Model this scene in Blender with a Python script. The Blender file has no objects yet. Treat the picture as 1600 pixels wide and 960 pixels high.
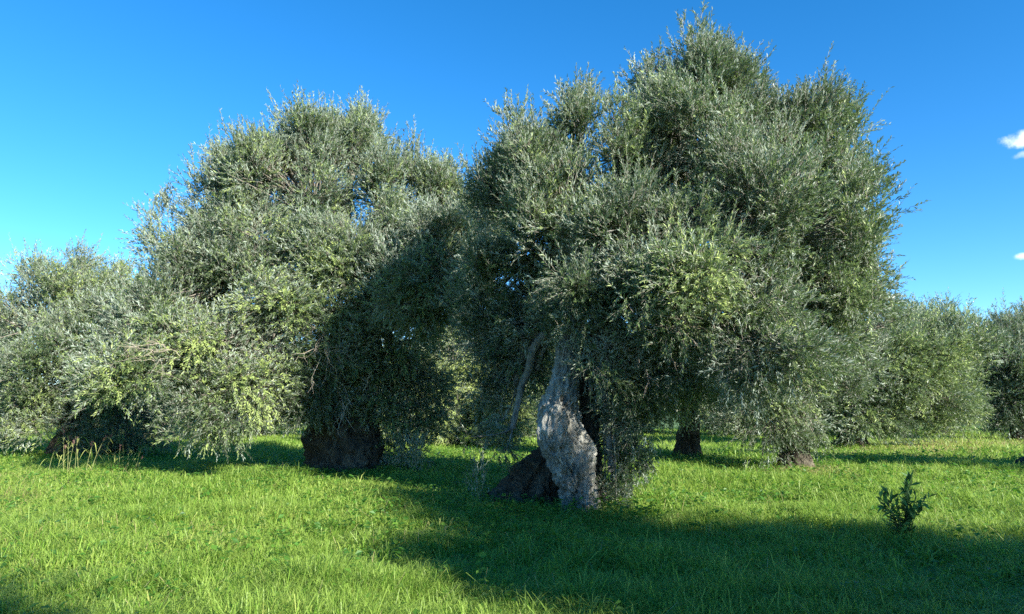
import bpy, math, random
import numpy as np
from mathutils import Vector, noise

# ---------------------------------------------------------------- camera, sky, sun
scn = bpy.context.scene
F = 1050.0                      # focal length in photo pixels (1600 wide)
HOR = 643.0
PITCH = math.atan((HOR - 480) / F)
CAMZ = 1.6
cam_d = bpy.data.cameras.new("camera")
cam = bpy.data.objects.new("camera", cam_d)
scn.collection.objects.link(cam)
cam_d.sensor_width = 36.0
cam_d.lens = 36.0 * F / 1600.0
cam_d.clip_start = 0.05
cam_d.clip_end = 3000
cam.location = (0, 0, CAMZ)
cam.rotation_euler = (math.pi / 2 + PITCH, 0, 0)
scn.camera = cam

SUN_EL = math.radians(24)
SUN_AZ = math.radians(42)        # the sun stands behind the viewer, this much to the right
sun_vec = Vector((math.sin(SUN_AZ) * math.cos(SUN_EL), -math.cos(SUN_AZ) * math.cos(SUN_EL), math.sin(SUN_EL)))
world = bpy.data.worlds.new("World")
scn.world = world
world.use_nodes = True
nt = world.node_tree
nt.nodes.clear()
out = nt.nodes.new("ShaderNodeOutputWorld")
bg = nt.nodes.new("ShaderNodeBackground")
sky = nt.nodes.new("ShaderNodeTexSky")
sky.sky_type = 'NISHITA'
sky.sun_disc = False
sky.sun_elevation = SUN_EL
sky.sun_rotation = math.atan2(sun_vec.x, sun_vec.y)
sky.altitude = 100
sky.air_density = 0.76
sky.dust_density = 0.0
sky.ozone_density = 3.0
bg.inputs[1].default_value = 0.107
hs = nt.nodes.new("ShaderNodeHueSaturation")
hs.inputs['Saturation'].default_value = 1.3
hs.inputs['Hue'].default_value = 0.498
nt.links.new(sky.outputs[0], hs.inputs['Color'])
last = hs.outputs[0]
nt.links.new(bg.outputs[0], out.inputs[0])

def pix_dir(px, py):
    u = (px - 800) / F; v = (480 - py) / F
    c, s = math.cos(PITCH), math.sin(PITCH)
    return Vector((u, c - v * s, s + v * c))

def P(px, py, Y):
    d = pix_dir(px, py)
    k = Y / d.y
    return Vector((d.x * k, Y, CAMZ + d.z * k))

def px_per_m(Y):
    return F * math.cos(PITCH) / Y

def G(px, py):                   # ground point seen at a pixel
    d = pix_dir(px, py)
    k = -CAMZ / d.z
    return Vector((d.x * k, d.y * k, 0))

# small white clouds low in the sky on the right
tc = nt.nodes.new("ShaderNodeTexCoord")
def vmath(op, a, b=None):
    n = nt.nodes.new("ShaderNodeVectorMath"); n.operation = op
    nt.links.new(a, n.inputs[0])
    if b is not None: n.inputs[1].default_value = b
    return n
def fmath(op, a, b):
    n = nt.nodes.new("ShaderNodeMath"); n.operation = op
    for i, q in enumerate((a, b)):
        if isinstance(q, (int, float)): n.inputs[i].default_value = q
        else: nt.links.new(q, n.inputs[i])
    return n.outputs[0]
nz = nt.nodes.new("ShaderNodeTexNoise"); nz.inputs['Scale'].default_value = 60; nz.inputs['Detail'].default_value = 8; nz.inputs['Roughness'].default_value = 0.6
nt.links.new(tc.outputs['Generated'], nz.inputs['Vector'])
for (px, py, rx, rz, op) in ((1606, 216, 32, 13, 0.95), (1604, 241, 18, 6, 0.45), (1608, 400, 22, 6, 0.75)):
    d = pix_dir(px, py).normalized()
    ex = d.cross(Vector((0, 0, 1))).normalized(); ez = ex.cross(d)
    a = vmath('DOT_PRODUCT', tc.outputs['Generated'], ex).outputs['Value']
    b = vmath('DOT_PRODUCT', tc.outputs['Generated'], ez).outputs['Value']
    a = fmath('DIVIDE', a, rx / F * 0.8); b = fmath('DIVIDE', b, rz / F * 0.8)
    r2 = fmath('ADD', fmath('MULTIPLY', a, a), fmath('MULTIPLY', b, b))
    r2 = fmath('ADD', r2, fmath('MULTIPLY', fmath('SUBTRACT', nz.outputs[0], 0.5), 3.2))
    m = nt.nodes.new("ShaderNodeMapRange"); m.interpolation_type = 'SMOOTHSTEP'
    m.inputs['From Min'].default_value = 1.5; m.inputs['From Max'].default_value = -0.6
    m.inputs['To Min'].default_value = 0; m.inputs['To Max'].default_value = op
    nt.links.new(r2, m.inputs['Value'])
    f = vmath('DOT_PRODUCT', tc.outputs['Generated'], d).outputs['Value']
    fac = fmath('MULTIPLY', m.outputs[0], fmath('GREATER_THAN', f, 0.5))
    mx = nt.nodes.new("ShaderNodeMixRGB")
    mx.inputs[2].default_value = (6.0, 6.2, 6.6, 1)
    nt.links.new(fac, mx.inputs[0]); nt.links.new(last, mx.inputs[1])
    last = mx.outputs[0]
nt.links.new(last, bg.inputs[0])

sd = bpy.data.lights.new("sun", 'SUN')
sd.energy = 5.0
sd.angle = math.radians(0.53)
sd.color = (1.0, 0.94, 0.84)
sun = bpy.data.objects.new("sun", sd)
scn.collection.objects.link(sun)
sun.rotation_euler = sun_vec.to_track_quat('Z', 'Y').to_euler()

scn.view_settings.view_transform = 'Standard'
scn.view_settings.look = 'None'
scn.view_settings.gamma = 1.0
scn.view_settings.use_curve_mapping = False
scn.view_settings.exposure = 1.6
scn.render.engine = 'CYCLES'
scn.cycles.max_bounces = 7
scn.cycles.diffuse_bounces = 4
scn.cycles.transmission_bounces = 4
scn.cycles.use_denoising = False
scn.cycles.denoiser = 'OPENIMAGEDENOISE'

# ---------------------------------------------------------------- helpers
def tag(o, label=None, cat=None, group=None, kind=None):
    if label: o['label'] = label
    if cat: o['category'] = cat
    if group: o['group'] = group
    if kind: o['kind'] = kind
    return o

def empty(name, loc):
    o = bpy.data.objects.new(name, None)
    o.location = loc
    o.empty_display_size = 0.3
    scn.collection.objects.link(o)
    return o

def fast_mesh(name, verts, sizes, loops, tint=None, mat_idx=None, mats=(), parent=None, smooth=False):
    """verts (N,3) world; sizes: loops per polygon; loops: vertex indices."""
    me = bpy.data.meshes.new(name)
    verts = np.asarray(verts, np.float32)
    if parent is not None:
        verts = verts - np.array(parent.matrix_basis.translation, np.float32)
    sizes = np.asarray(sizes, np.int32)
    loops = np.asarray(loops, np.int32)
    me.vertices.add(len(verts)); me.vertices.foreach_set('co', verts.ravel())
    me.loops.add(len(loops)); me.loops.foreach_set('vertex_index', loops)
    me.polygons.add(len(sizes))
    starts = np.zeros(len(sizes), np.int32); starts[1:] = np.cumsum(sizes)[:-1]
    me.polygons.foreach_set('loop_start', starts)
    if mat_idx is not None:
        me.polygons.foreach_set('material_index', np.asarray(mat_idx, np.int32))
    for m in mats: me.materials.append(m)
    me.update(calc_edges=True)
    me.polygons.foreach_set('use_smooth', np.full(len(sizes), smooth, bool))
    if tint is not None:
        at = me.attributes.new('tint', 'FLOAT', 'POINT')
        at.data.foreach_set('value', np.asarray(tint, np.float32))
    o = bpy.data.objects.new(name, me)
    scn.collection.objects.link(o)
    if parent is not None: o.parent = parent
    return o

class Acc:
    """collects pieces, builds one mesh"""
    def __init__(s): s.v = []; s.s = []; s.l = []; s.t = []; s.m = []; s.n = 0
    def add(s, v, sizes, loops, tint=None, mi=0):
        v = np.asarray(v, np.float32).reshape(-1, 3)
        s.v.append(v); s.s.append(np.asarray(sizes, np.int32)); s.l.append(np.asarray(loops, np.int64) + s.n)
        s.t.append(np.zeros(len(v), np.float32) if tint is None else np.asarray(tint, np.float32).ravel())
        s.m.append(np.full(len(sizes), mi, np.int32)); s.n += len(v)
    def build(s, name, mats, parent=None, smooth=False):
        return fast_mesh(name, np.concatenate(s.v), np.concatenate(s.s), np.concatenate(s.l), np.concatenate(s.t),
                         np.concatenate(s.m), mats, parent, smooth)

def norm(a): return a / np.maximum(np.linalg.norm(a, axis=-1, keepdims=True), 1e-9)

def leaves(acc, base, axis, nrm, L, W, tint, mi=0):
    """one folded diamond leaf per row"""
    axis = norm(axis); side = norm(np.cross(nrm, axis)); up = np.cross(axis, side)
    L = L[:, None]; W = W[:, None]
    v = np.empty((len(base), 4, 3), np.float32)
    mid = base + axis * L * 0.5
    v[:, 0] = base; v[:, 1] = mid + side * W * 0.5 + up * W * 0.12
    v[:, 2] = base + axis * L - up * L * 0.06; v[:, 3] = mid - side * W * 0.5 + up * W * 0.12
    n = len(base)
    # counter-clockwise seen from the leaf's upper face
    loops = (np.arange(n)[:, None] * 4 + np.array([0, 3, 2, 1])).ravel()
    acc.add(v, np.full(n, 4), loops, np.repeat(tint, 4), mi)

def twigs(acc, pts, rad, tint=0.5, mi=1):
    """pts (N,K,3) polylines as three-sided tubes; rad (N,K)"""
    N, K, _ = pts.shape
    t = norm(pts[:, -1] - pts[:, 0])
    ref = np.tile(np.array([[0.3, 0.2, 0.93]]), (N, 1)); ref[np.abs(t[:, 2]) > 0.8] = (0.95, 0.3, 0)
    a = norm(np.cross(t, ref)); b = np.cross(t, a)
    ang = np.arange(3) * 2 * np.pi / 3
    ring = a[:, None, None] * np.cos(ang)[None, None, :, None] + b[:, None, None] * np.sin(ang)[None, None, :, None]
    v = pts[:, :, None] + ring * rad[:, :, None, None]
    base = (np.arange(N) * K * 3)[:, None, None, None]
    k = np.arange(K - 1)[None, :, None, None] * 3
    s = np.arange(3)[None, None, :, None]; s2 = (s + 1) % 3
    q = np.concatenate([base + k + s, base + k + s2, base + k + 3 + s2, base + k + 3 + s], axis=3)
    acc.add(v, np.full(N * (K - 1) * 3, 4), q.ravel(), np.full(N * K * 3, tint), mi)

def tube(acc, pts, rad, sides=7, wob=0.0, mi=0, seed=0):
    pts = np.asarray(pts, float); K = len(pts)
    t = norm(np.gradient(pts, axis=0))
    ref = np.array([0.31, 0.95, 0.05]) if abs(t[0, 2]) > 0.5 else np.array([0, 0, 1.0])
    a = norm(np.cross(t, ref)); b = np.cross(t, a)
    ang = np.arange(sides) * 2 * np.pi / sides
    r = np.asarray(rad, float)[:, None] * np.ones(sides)
    if wob:
        rs = np.random.RandomState(seed)
        r = r * (1 + wob * rs.randn(K, sides))
    v = pts[:, None] + (a[:, None] * np.cos(ang)[None, :, None] + b[:, None] * np.sin(ang)[None, :, None]) * r[:, :, None]
    k = np.arange(K - 1)[:, None] * sides; s = np.arange(sides)[None]; s2 = (s + 1) % sides
    q = np.stack([k + s, k + s2, k + sides + s2, k + sides + s], axis=2)
    acc.add(v, np.full((K - 1) * sides, 4), q.ravel(), None, mi)

def bez(p0, p1, p2, n):
    t = np.linspace(0, 1, n)[:, None]
    return (1 - t) ** 2 * np.array(p0) + 2 * t * (1 - t) * np.array(p1) + t * t * np.array(p2)

# ---------------------------------------------------------------- materials
def new_mat(name):
    m = bpy.data.materials.new(name); m.use_nodes = True
    m.node_tree.nodes.clear()
    return m, m.node_tree

def leaf_material(name, ramp, under, trans_col, trans=0.3, rough=0.45, noise_scale=0.6, spec=0.5):
    m, t = new_mat(name); N = t.nodes; Lk = t.links
    o = N.new("ShaderNodeOutputMaterial")
    at = N.new("ShaderNodeAttribute"); at.attribute_name = 'tint'
    cr = N.new("ShaderNodeValToRGB"); cr.color_ramp.elements[0].position = 0
    els = cr.color_ramp.elements
    while len(els) < len(ramp): els.new(0.5)
    for e, (p, c) in zip(els, ramp): e.position = p; e.color = (*c, 1)
    Lk.new(at.outputs['Fac'], cr.inputs[0])
    geo = N.new("ShaderNodeNewGeometry")
    mx = N.new("ShaderNodeMixRGB"); mx.inputs[2].default_value = (*under, 1)
    Lk.new(geo.outputs['Backfacing'], mx.inputs[0]); Lk.new(cr.outputs[0], mx.inputs[1])
    pr = N.new("ShaderNodeBsdfPrincipled"); pr.inputs['Roughness'].default_value = rough
    pr.inputs['Specular IOR Level'].default_value = spec
    Lk.new(mx.outputs[0], pr.inputs['Base Color'])
    tr = N.new("ShaderNodeBsdfTranslucent")
    tm = N.new("ShaderNodeMixRGB"); tm.inputs[0].default_value = 0.7; tm.inputs[2].default_value = (*trans_col, 1)
    Lk.new(cr.outputs[0], tm.inputs[1]); Lk.new(tm.outputs[0], tr.inputs[0])
    ms = N.new("ShaderNodeMixShader"); ms.inputs[0].default_value = trans
    Lk.new(pr.outputs[0], ms.inputs[1]); Lk.new(tr.outputs[0], ms.inputs[2]); Lk.new(ms.outputs[0], o.inputs[0])
    return m

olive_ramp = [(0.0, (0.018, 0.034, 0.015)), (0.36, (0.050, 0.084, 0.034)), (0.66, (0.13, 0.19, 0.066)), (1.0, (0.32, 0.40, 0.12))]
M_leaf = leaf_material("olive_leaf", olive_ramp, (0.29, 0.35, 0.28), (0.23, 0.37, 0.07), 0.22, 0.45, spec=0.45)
M_weed = leaf_material("weed_leaf", [(0, (0.03, 0.09, 0.015)), (0.6, (0.06, 0.16, 0.02)), (1, (0.12, 0.24, 0.03))],
                       (0.08, 0.17, 0.04), (0.2, 0.5, 0.03), 0.35, 0.5, spec=0.35)
M_sapling = leaf_material("sapling_leaf", [(0, (0.05, 0.14, 0.03)), (1, (0.13, 0.27, 0.06))], (0.04, 0.085, 0.03), (0.06, 0.15, 0.02), 0.2, 0.5, spec=0.3)
M_grass = leaf_material("grass_blade", [(0, (0.03, 0.10, 0.014)), (0.3, (0.10, 0.22, 0.022)), (0.55, (0.24, 0.42, 0.06)), (0.85, (0.42, 0.50, 0.13)), (1, (0.45, 0.38, 0.18))],
                        (0.2, 0.3, 0.05), (0.38, 0.58, 0.07), 0.38, 0.5, spec=0.35)

M_straw = leaf_material("dry_grass", [(0, (0.28, 0.24, 0.10)), (0.6, (0.42, 0.36, 0.17)), (1, (0.36, 0.40, 0.10))], (0.36, 0.32, 0.15), (0.5, 0.42, 0.16), 0.3, 0.6, spec=0.3)

def bark_material(name, c0, c1, c2, scale=1.0, bump=0.6):
    m, t = new_mat(name); N = t.nodes; Lk = t.links
    o = N.new("ShaderNodeOutputMaterial"); pr = N.new("ShaderNodeBsdfPrincipled")
    tc = N.new("ShaderNodeTexCoord"); mp = N.new("ShaderNodeMapping")
    mp.inputs['Scale'].default_value = (1, 1, 0.28)
    Lk.new(tc.outputs['Object'], mp.inputs[0])
    n1 = N.new("ShaderNodeTexNoise"); n1.inputs['Scale'].default_value = 9 * scale; n1.inputs['Detail'].default_value = 8; n1.inputs['Roughness'].default_value = 0.7; n1.inputs['Distortion'].default_value = 1.2
    n2 = N.new("ShaderNodeTexNoise"); n2.inputs['Scale'].default_value = 1.8 * scale; n2.inputs['Detail'].default_value = 4
    vo = N.new("ShaderNodeTexVoronoi"); vo.inputs['Scale'].default_value = 14 * scale; vo.feature = 'DISTANCE_TO_EDGE'
    Lk.new(mp.outputs[0], n1.inputs[0]); Lk.new(tc.outputs['Object'], n2.inputs[0]); Lk.new(mp.outputs[0], vo.inputs[0])
    cr = N.new("ShaderNodeValToRGB"); e = cr.color_ramp.elements
    e[0].position = 0.3; e[0].color = (*c0, 1); e[1].position = 0.7; e[1].color = (*c2, 1)
    x = e.new(0.5); x.color = (*c1, 1)
    ad = N.new("ShaderNodeMath"); ad.operation = 'MULTIPLY_ADD'; ad.inputs[1].default_value = 0.6
    Lk.new(n1.outputs[0], ad.inputs[0])
    m2 = N.new("ShaderNodeMath"); m2.operation = 'MULTIPLY'; m2.inputs[1].default_value = 0.4
    Lk.new(n2.outputs[0], m2.inputs[0]); Lk.new(m2.outputs[0], ad.inputs[2])
    Lk.new(ad.outputs[0], cr.inputs[0]); Lk.new(cr.outputs[0], pr.inputs['Base Color'])
    pr.inputs['Roughness'].default_value = 0.9; pr.inputs['Specular IOR Level'].default_value = 0.2
    hs = N.new("ShaderNodeMath"); hs.operation = 'ADD'
    v2 = N.new("ShaderNodeMath"); v2.operation = 'MINIMUM'; v2.inputs[1].default_value = 0.15
    Lk.new(vo.outputs[0], v2.inputs[0]); Lk.new(n1.outputs[0], hs.inputs[0]); Lk.new(v2.outputs[0], hs.inputs[1])
    bp = N.new("ShaderNodeBump"); bp.inputs['Strength'].default_value = bump; bp.inputs['Distance'].default_value = 0.06
    Lk.new(hs.outputs[0], bp.inputs['Height']); Lk.new(bp.outputs[0], pr.inputs['Normal'])
    Lk.new(pr.outputs[0], o.inputs[0])
    return m
M_bark = bark_material("olive_bark", (0.02, 0.02, 0.017), (0.23, 0.23, 0.20), (0.60, 0.60, 0.53), 1.3, 1.0)
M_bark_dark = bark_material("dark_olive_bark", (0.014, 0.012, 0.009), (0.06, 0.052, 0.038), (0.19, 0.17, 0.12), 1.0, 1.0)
M_twig = bark_material("twig_bark", (0.12, 0.105, 0.085), (0.22, 0.2, 0.165), (0.33, 0.3, 0.25), 3, 0.2)
M_dry = bark_material("dry_twig", (0.3, 0.25, 0.19), (0.42, 0.36, 0.28), (0.52, 0.46, 0.36), 3, 0.2)
M_reed = bark_material("reed_stalk", (0.10, 0.13, 0.04), (0.2, 0.22, 0.09), (0.32, 0.3, 0.15), 2, 0.1)
M_seed = bark_material("seed_head", (0.1, 0.05, 0.045), (0.2, 0.11, 0.1), (0.3, 0.2, 0.17), 5, 0.1)

# ---------------------------------------------------------------- ground
def ground_h(x, y):
    return 0.05 * np.sin(x * 0.55 + 1.3) * np.cos(y * 0.37) + 0.03 * np.sin(x * 1.3 + y * 0.9)

def fbm2(x, y, s, seed=0):
    """cheap value-noise, numpy"""
    tot = 0; amp = 1; nrm_ = 0
    rs = np.random.RandomState(seed)
    tab = rs.rand(256, 256)
    for k in range(4):
        X = x * s + 17.3 * k; Y = y * s + 9.1 * k
        xi = np.floor(X).astype(int); yi = np.floor(Y).astype(int); fx = X - xi; fy = Y - yi
        fx = fx * fx * (3 - 2 * fx); fy = fy * fy * (3 - 2 * fy)
        g = lambda a, b: tab[a % 256, b % 256]
        v = (g(xi, yi) * (1 - fx) + g(xi + 1, yi) * fx) * (1 - fy) + (g(xi, yi + 1) * (1 - fx) + g(xi + 1, yi + 1) * fx) * fy
        tot = tot + v * amp; nrm_ += amp; amp *= 0.55; s *= 2.1
    return tot / nrm_

def build_ground():
    gx = np.concatenate([np.linspace(-1500, -60, 12), np.linspace(-55, 55, 180), np.linspace(60, 1500, 12)])
    gy = np.concatenate([np.linspace(-200, -12, 6), np.linspace(-10, 80, 150), np.linspace(90, 2500, 14)])
    X, Y = np.meshgrid(gx, gy); Z = ground_h(X, Y) * (np.abs(X) < 200)
    v = np.stack([X, Y, Z], 2).reshape(-1, 3); w = len(gx); h = len(gy)
    i = np.arange(h - 1)[:, None] * w + np.arange(w - 1)[None]
    q = np.stack([i, i + 1, i + w + 1, i + w], 2)
    m, t = new_mat("grassy_soil"); N = t.nodes; Lk = t.links
    o = N.new("ShaderNodeOutputMaterial"); pr = N.new("ShaderNodeBsdfPrincipled"); tc = N.new("ShaderNodeTexCoord")
    n1 = N.new("ShaderNodeTexNoise"); n1.inputs['Scale'].default_value = 3; n1.inputs['Detail'].default_value = 10; n1.inputs['Roughness'].default_value = 0.7
    n2 = N.new("ShaderNodeTexNoise"); n2.inputs['Scale'].default_value = 0.12; n2.inputs['Detail'].default_value = 3
    Lk.new(tc.outputs['Object'], n1.inputs[0]); Lk.new(tc.outputs['Object'], n2.inputs[0])
    cr = N.new("ShaderNodeValToRGB"); e = cr.color_ramp.elements
    e[0].position = 0.35; e[0].color = (0.04, 0.07, 0.018, 1); e[1].position = 0.68; e[1].color = (0.09, 0.19, 0.03, 1)
    Lk.new(n1.outputs[0], cr.inputs[0])
    c2 = N.new("ShaderNodeValToRGB"); e = c2.color_ramp.elements
    e[0].position = 0.5; e[0].color = (0.07, 0.16, 0.025, 1); e[1].position = 0.75; e[1].color = (0.2, 0.2, 0.07, 1)
    Lk.new(n2.outputs[0], c2.inputs[0])
    mx = N.new("ShaderNodeMixRGB"); mx.inputs[0].default_value = 0.4
    Lk.new(cr.outputs[0], mx.inputs[1]); Lk.new(c2.outputs[0], mx.inputs[2]); Lk.new(mx.outputs[0], pr.inputs['Base Color'])
    pr.inputs['Roughness'].default_value = 0.95
    bp = N.new("ShaderNodeBump"); bp.inputs['Distance'].default_value = 0.05; bp.inputs['Strength'].default_value = 0.7
    Lk.new(n1.outputs[0], bp.inputs['Height']); Lk.new(bp.outputs[0], pr.inputs['Normal']); Lk.new(pr.outputs[0], o.inputs[0])
    ob = fast_mesh("ground", v, np.full(q.shape[0] * q.shape[1], 4), q.reshape(-1), mats=[m], smooth=True)
    tag(ob, kind='structure')
build_ground()

# ---------------------------------------------------------------- grass
def frustum_points(rs, n, y0, y1, marg=1.12, bias=1.0):
    y = (y0 ** (1 + bias) + rs.rand(n) * (y1 ** (1 + bias) - y0 ** (1 + bias))) ** (1 / (1 + bias))
    half = (y * 800 / F) * marg + 0.5
    x = (rs.rand(n) * 2 - 1) * half
    return x, y

def gpx(x, y):
    """ground point -> photo pixel column and row"""
    c, s = math.cos(PITCH), math.sin(PITCH)
    d = y * c + (-CAMZ) * s
    v = (-y * s + (-CAMZ) * c) / d
    return 800 + F * x / d, 480 - F * v

def blades(acc, rs, x, y, h, w, tint, lean=0.45, mi=0):
    n = len(x)
    z = ground_h(x, y)
    az = rs.rand(n) * 2 * np.pi
    d = np.stack([np.cos(az), np.sin(az), np.zeros(n)], 1)
    face = az + np.pi / 2 + rs.randn(n) * 0.5
    sd_ = np.stack([np.cos(face), np.sin(face), np.zeros(n)], 1) * (w / 2)[:, None]
    ln = (np.abs(rs.randn(n)) * lean + 0.2)[:, None]
    b = np.stack([x, y, z - 0.01], 1); up = np.array([0, 0, 1.0])
    hh = h[:, None]
    m1 = b + up * hh * 0.42 + d * hh * ln * 0.18
    m2 = b + up * hh * 0.78 + d * hh * ln * 0.58
    tp = b + up * hh * np.clip(1.0 - ln * 0.28, 0.35, 1) + d * hh * ln * 1.15
    v = np.empty((n, 7, 3), np.float32)
    v[:, 0] = b - sd_ * .8; v[:, 1] = b + sd_ * .8; v[:, 2] = m1 - sd_; v[:, 3] = m1 + sd_
    v[:, 4] = m2 - sd_ * .7; v[:, 5] = m2 + sd_ * .7; v[:, 6] = tp
    lp = np.array([0, 1, 3, 2, 2, 3, 5, 4, 4, 5, 6])
    acc.add(v, np.tile([4, 4, 3], n), (np.arange(n)[:, None] * 7 + lp).ravel(), np.repeat(tint, 7), mi)

def tint_field(rs, x, y):
    n1 = fbm2(x, y, 0.35, 3); n2 = fbm2(x, y, 1.6, 5)
    n3 = fbm2(x, y, 6.0, 6)
    t = 0.5 + (n1 - 0.5) * 1.1 + (n2 - 0.5) * 0.9 + (n3 - 0.5) * 0.9 + rs.randn(len(x)) * 0.17
    px, py = gpx(x, y)
    # drier grass beyond the trees on the right and at the left edge
    dry = np.exp(-((px - 1490) / 120) ** 2 - ((py - 700) / 11) ** 2) * 1.6
    dry += np.exp(-((px - 20) / 90) ** 2 - ((py - 775) / 20) ** 2) * 0.55
    dry += np.exp(-((px - 1270) / 60) ** 2 - ((py - 742) / 14) ** 2) * 0.3
    pt = fbm2(x, y, 0.9, 44); dry += np.clip((pt - 0.66) * 5, 0, 0.6)
    yel = np.exp(-((px - 200) / 420) ** 2 - ((py - 900) / 130) ** 2) * 0.16
    return np.clip(t + dry * (rs.rand(len(x)) > 0.25) + yel, 0, 0.86 + 0.16 * (rs.rand(len(x)) < 0.03 + dry))

def build_grass():
    rs = np.random.RandomState(11)
    acc = Acc()
    for (y0, y1, n, h0, w0, bias) in ((3.2, 6.5, 120000, 0.15, 0.0065, 1), (6.5, 11, 170000, 0.155, 0.008, 1), (11, 20, 210000, 0.16, 0.0125, .7), (20, 62, 260000, 0.17, 0.028, 0.4)):
        x, y = frustum_points(rs, n, y0, y1, bias=bias)
        cl = fbm2(x, y, 2.2, 8); big = fbm2(x, y, 0.5, 9)
        keep = rs.rand(n) < np.clip(0.35 + (cl - 0.35) * 2.2, 0.25, 1)
        x = x[keep]; y = y[keep]; cl = cl[keep]; big = big[keep]; n = len(x)
        h = h0 * (0.3 + 1.5 * big) * (0.4 + 1.3 * cl) * (0.6 + 0.8 * rs.rand(n))
        tall = rs.rand(n) < 0.04; h[tall] *= 1.5
        px, py = gpx(x, y)
        mt = np.exp(-((px - 820) / 150) ** 2 - ((py - 800) / 30) ** 2)   # weeds take over round the trunk
        h *= 1 - 0.2 * mt
        blades(acc, rs, x, y, h, w0 * (0.6 + 0.8 * rs.rand(n)), tint_field(rs, x, y), lean=0.75)
    # coarse tussocks of longer arching blades, uneven over the ground
    tx, ty = frustum_points(rs, 2600, 4.3, 26, bias=0.8)
    f = fbm2(tx, ty, 0.7, 33); k_ = rs.rand(2600) < np.clip((f - 0.42) * 5, 0.05, 1); tx = tx[k_]; ty = ty[k_]
    m = 34; nt_ = len(tx)
    sc = np.repeat(0.6 + 0.8 * rs.rand(nt_), m)
    x = np.repeat(tx, m) + rs.randn(nt_ * m) * 0.05 * sc; y = np.repeat(ty, m) + rs.randn(nt_ * m) * 0.05 * sc
    px, py = gpx(x, y)
    keep = ~((np.abs(px - 880) < 150) & (np.abs(py - 800) < 35) & (rs.rand(len(x)) < .7)); x = x[keep]; y = y[keep]; sc = sc[keep]
    tt = np.repeat(rs.randn(nt_) * 0.12, m)[keep]
    blades(acc, rs, x, y, sc * (0.12 + 0.12 * rs.rand(len(x))), 0.006 + 0.005 * rs.rand(len(x)) + y * 0.0004, np.clip(tint_field(rs, x, y) + tt, 0, 0.9), lean=1.1)
    # scattered dead straws
    x, y = frustum_points(rs, 2200, 4.3, 20, bias=1)
    blades(acc, rs, x, y, 0.14 + 0.2 * rs.rand(2200), np.full(2200, 0.006), np.full(2200, 0.6), lean=1.3, mi=1)
    # patches of dry, straw coloured grass
    for (n, px0, py0, sx, sy, hh, ww) in ((9000, 1490, 697, 75, 9, 0.17, 0.022), (1500, 1265, 742, 30, 8, 0.16, 0.014), (1700, 10, 778, 75, 14, 0.13, 0.009), (900, 1330, 704, 30, 6, .15, .02), (500, 690, 760, 60, 12, .13, .01)):
        qx = px0 + rs.randn(n) * sx; qy = np.clip(py0 + rs.randn(n) * sy, 676, 900)
        g = [G(a, b) for a, b in zip(qx, qy)]
        x = np.array([q.x for q in g]); y = np.array([q.y for q in g])
        kp = fbm2(x, y, 0.9, 71) > 0.42; x = x[kp]; y = y[kp]; n = len(x)
        blades(acc, rs, x, y, hh * (0.6 + 0.8 * rs.rand(n)), ww * (0.6 + 0.8 * rs.rand(n)), rs.rand(n), lean=1.0, mi=1)
    o = acc.build("grass", [M_grass, M_straw])
    tag(o, 'lush knee high green grass covering the olive grove floor', 'grass', kind='stuff')
    # low broad-leaved weeds between the blades
    acc = Acc()
    n = 22000
    x, y = frustum_points(rs, n, 3.5, 26, bias=0.7)
    px, py = gpx(x, y)
    dens = 0.35 + 1.6 * np.exp(-((px - 800) / 230) ** 2 - ((py - 815) / 45) ** 2) + 0.7 * np.exp(-((px - 560) / 130) ** 2 - ((py - 745) / 16) ** 2) \
        + 0.5 * np.exp(-((px - 1300) / 150) ** 2 - ((py - 770) / 20) ** 2)
    dens *= fbm2(x, y, 0.8, 21) * 1.7
    keep = rs.rand(n) < dens; x = x[keep]; y = y[keep]; n = len(x)
    k = 9
    s = (0.5 + rs.rand(n)) * (1 + y * 0.02)
    X = np.repeat(x, k) + rs.randn(n * k) * 0.045; Y = np.repeat(y, k) + rs.randn(n * k) * 0.045
    Z = ground_h(X, Y) + 0.03 + rs.rand(n * k) * 0.13 * np.repeat(s, k)
    az = rs.rand(n * k) * 2 * np.pi
    ax = np.stack([np.cos(az), np.sin(az), rs.randn(n * k) * 0.35], 1)
    nr = np.tile([0, 0, 1.0], (n * k, 1)) + rs.randn(n * k, 3) * 0.4
    L = 0.05 * np.repeat(s, k) * (0.6 + 0.7 * rs.rand(n * k))
    leaves(acc, np.stack([X, Y, Z], 1), ax, nr, L, L * 0.62, np.clip(0.5 + rs.randn(n * k) * 0.25, 0, 1))
    o = acc.build("ground_weeds", [M_weed])
    tag(o, 'low broad-leaved weeds growing between the grass around the trunks', 'weeds', kind='stuff')
build_grass()

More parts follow.
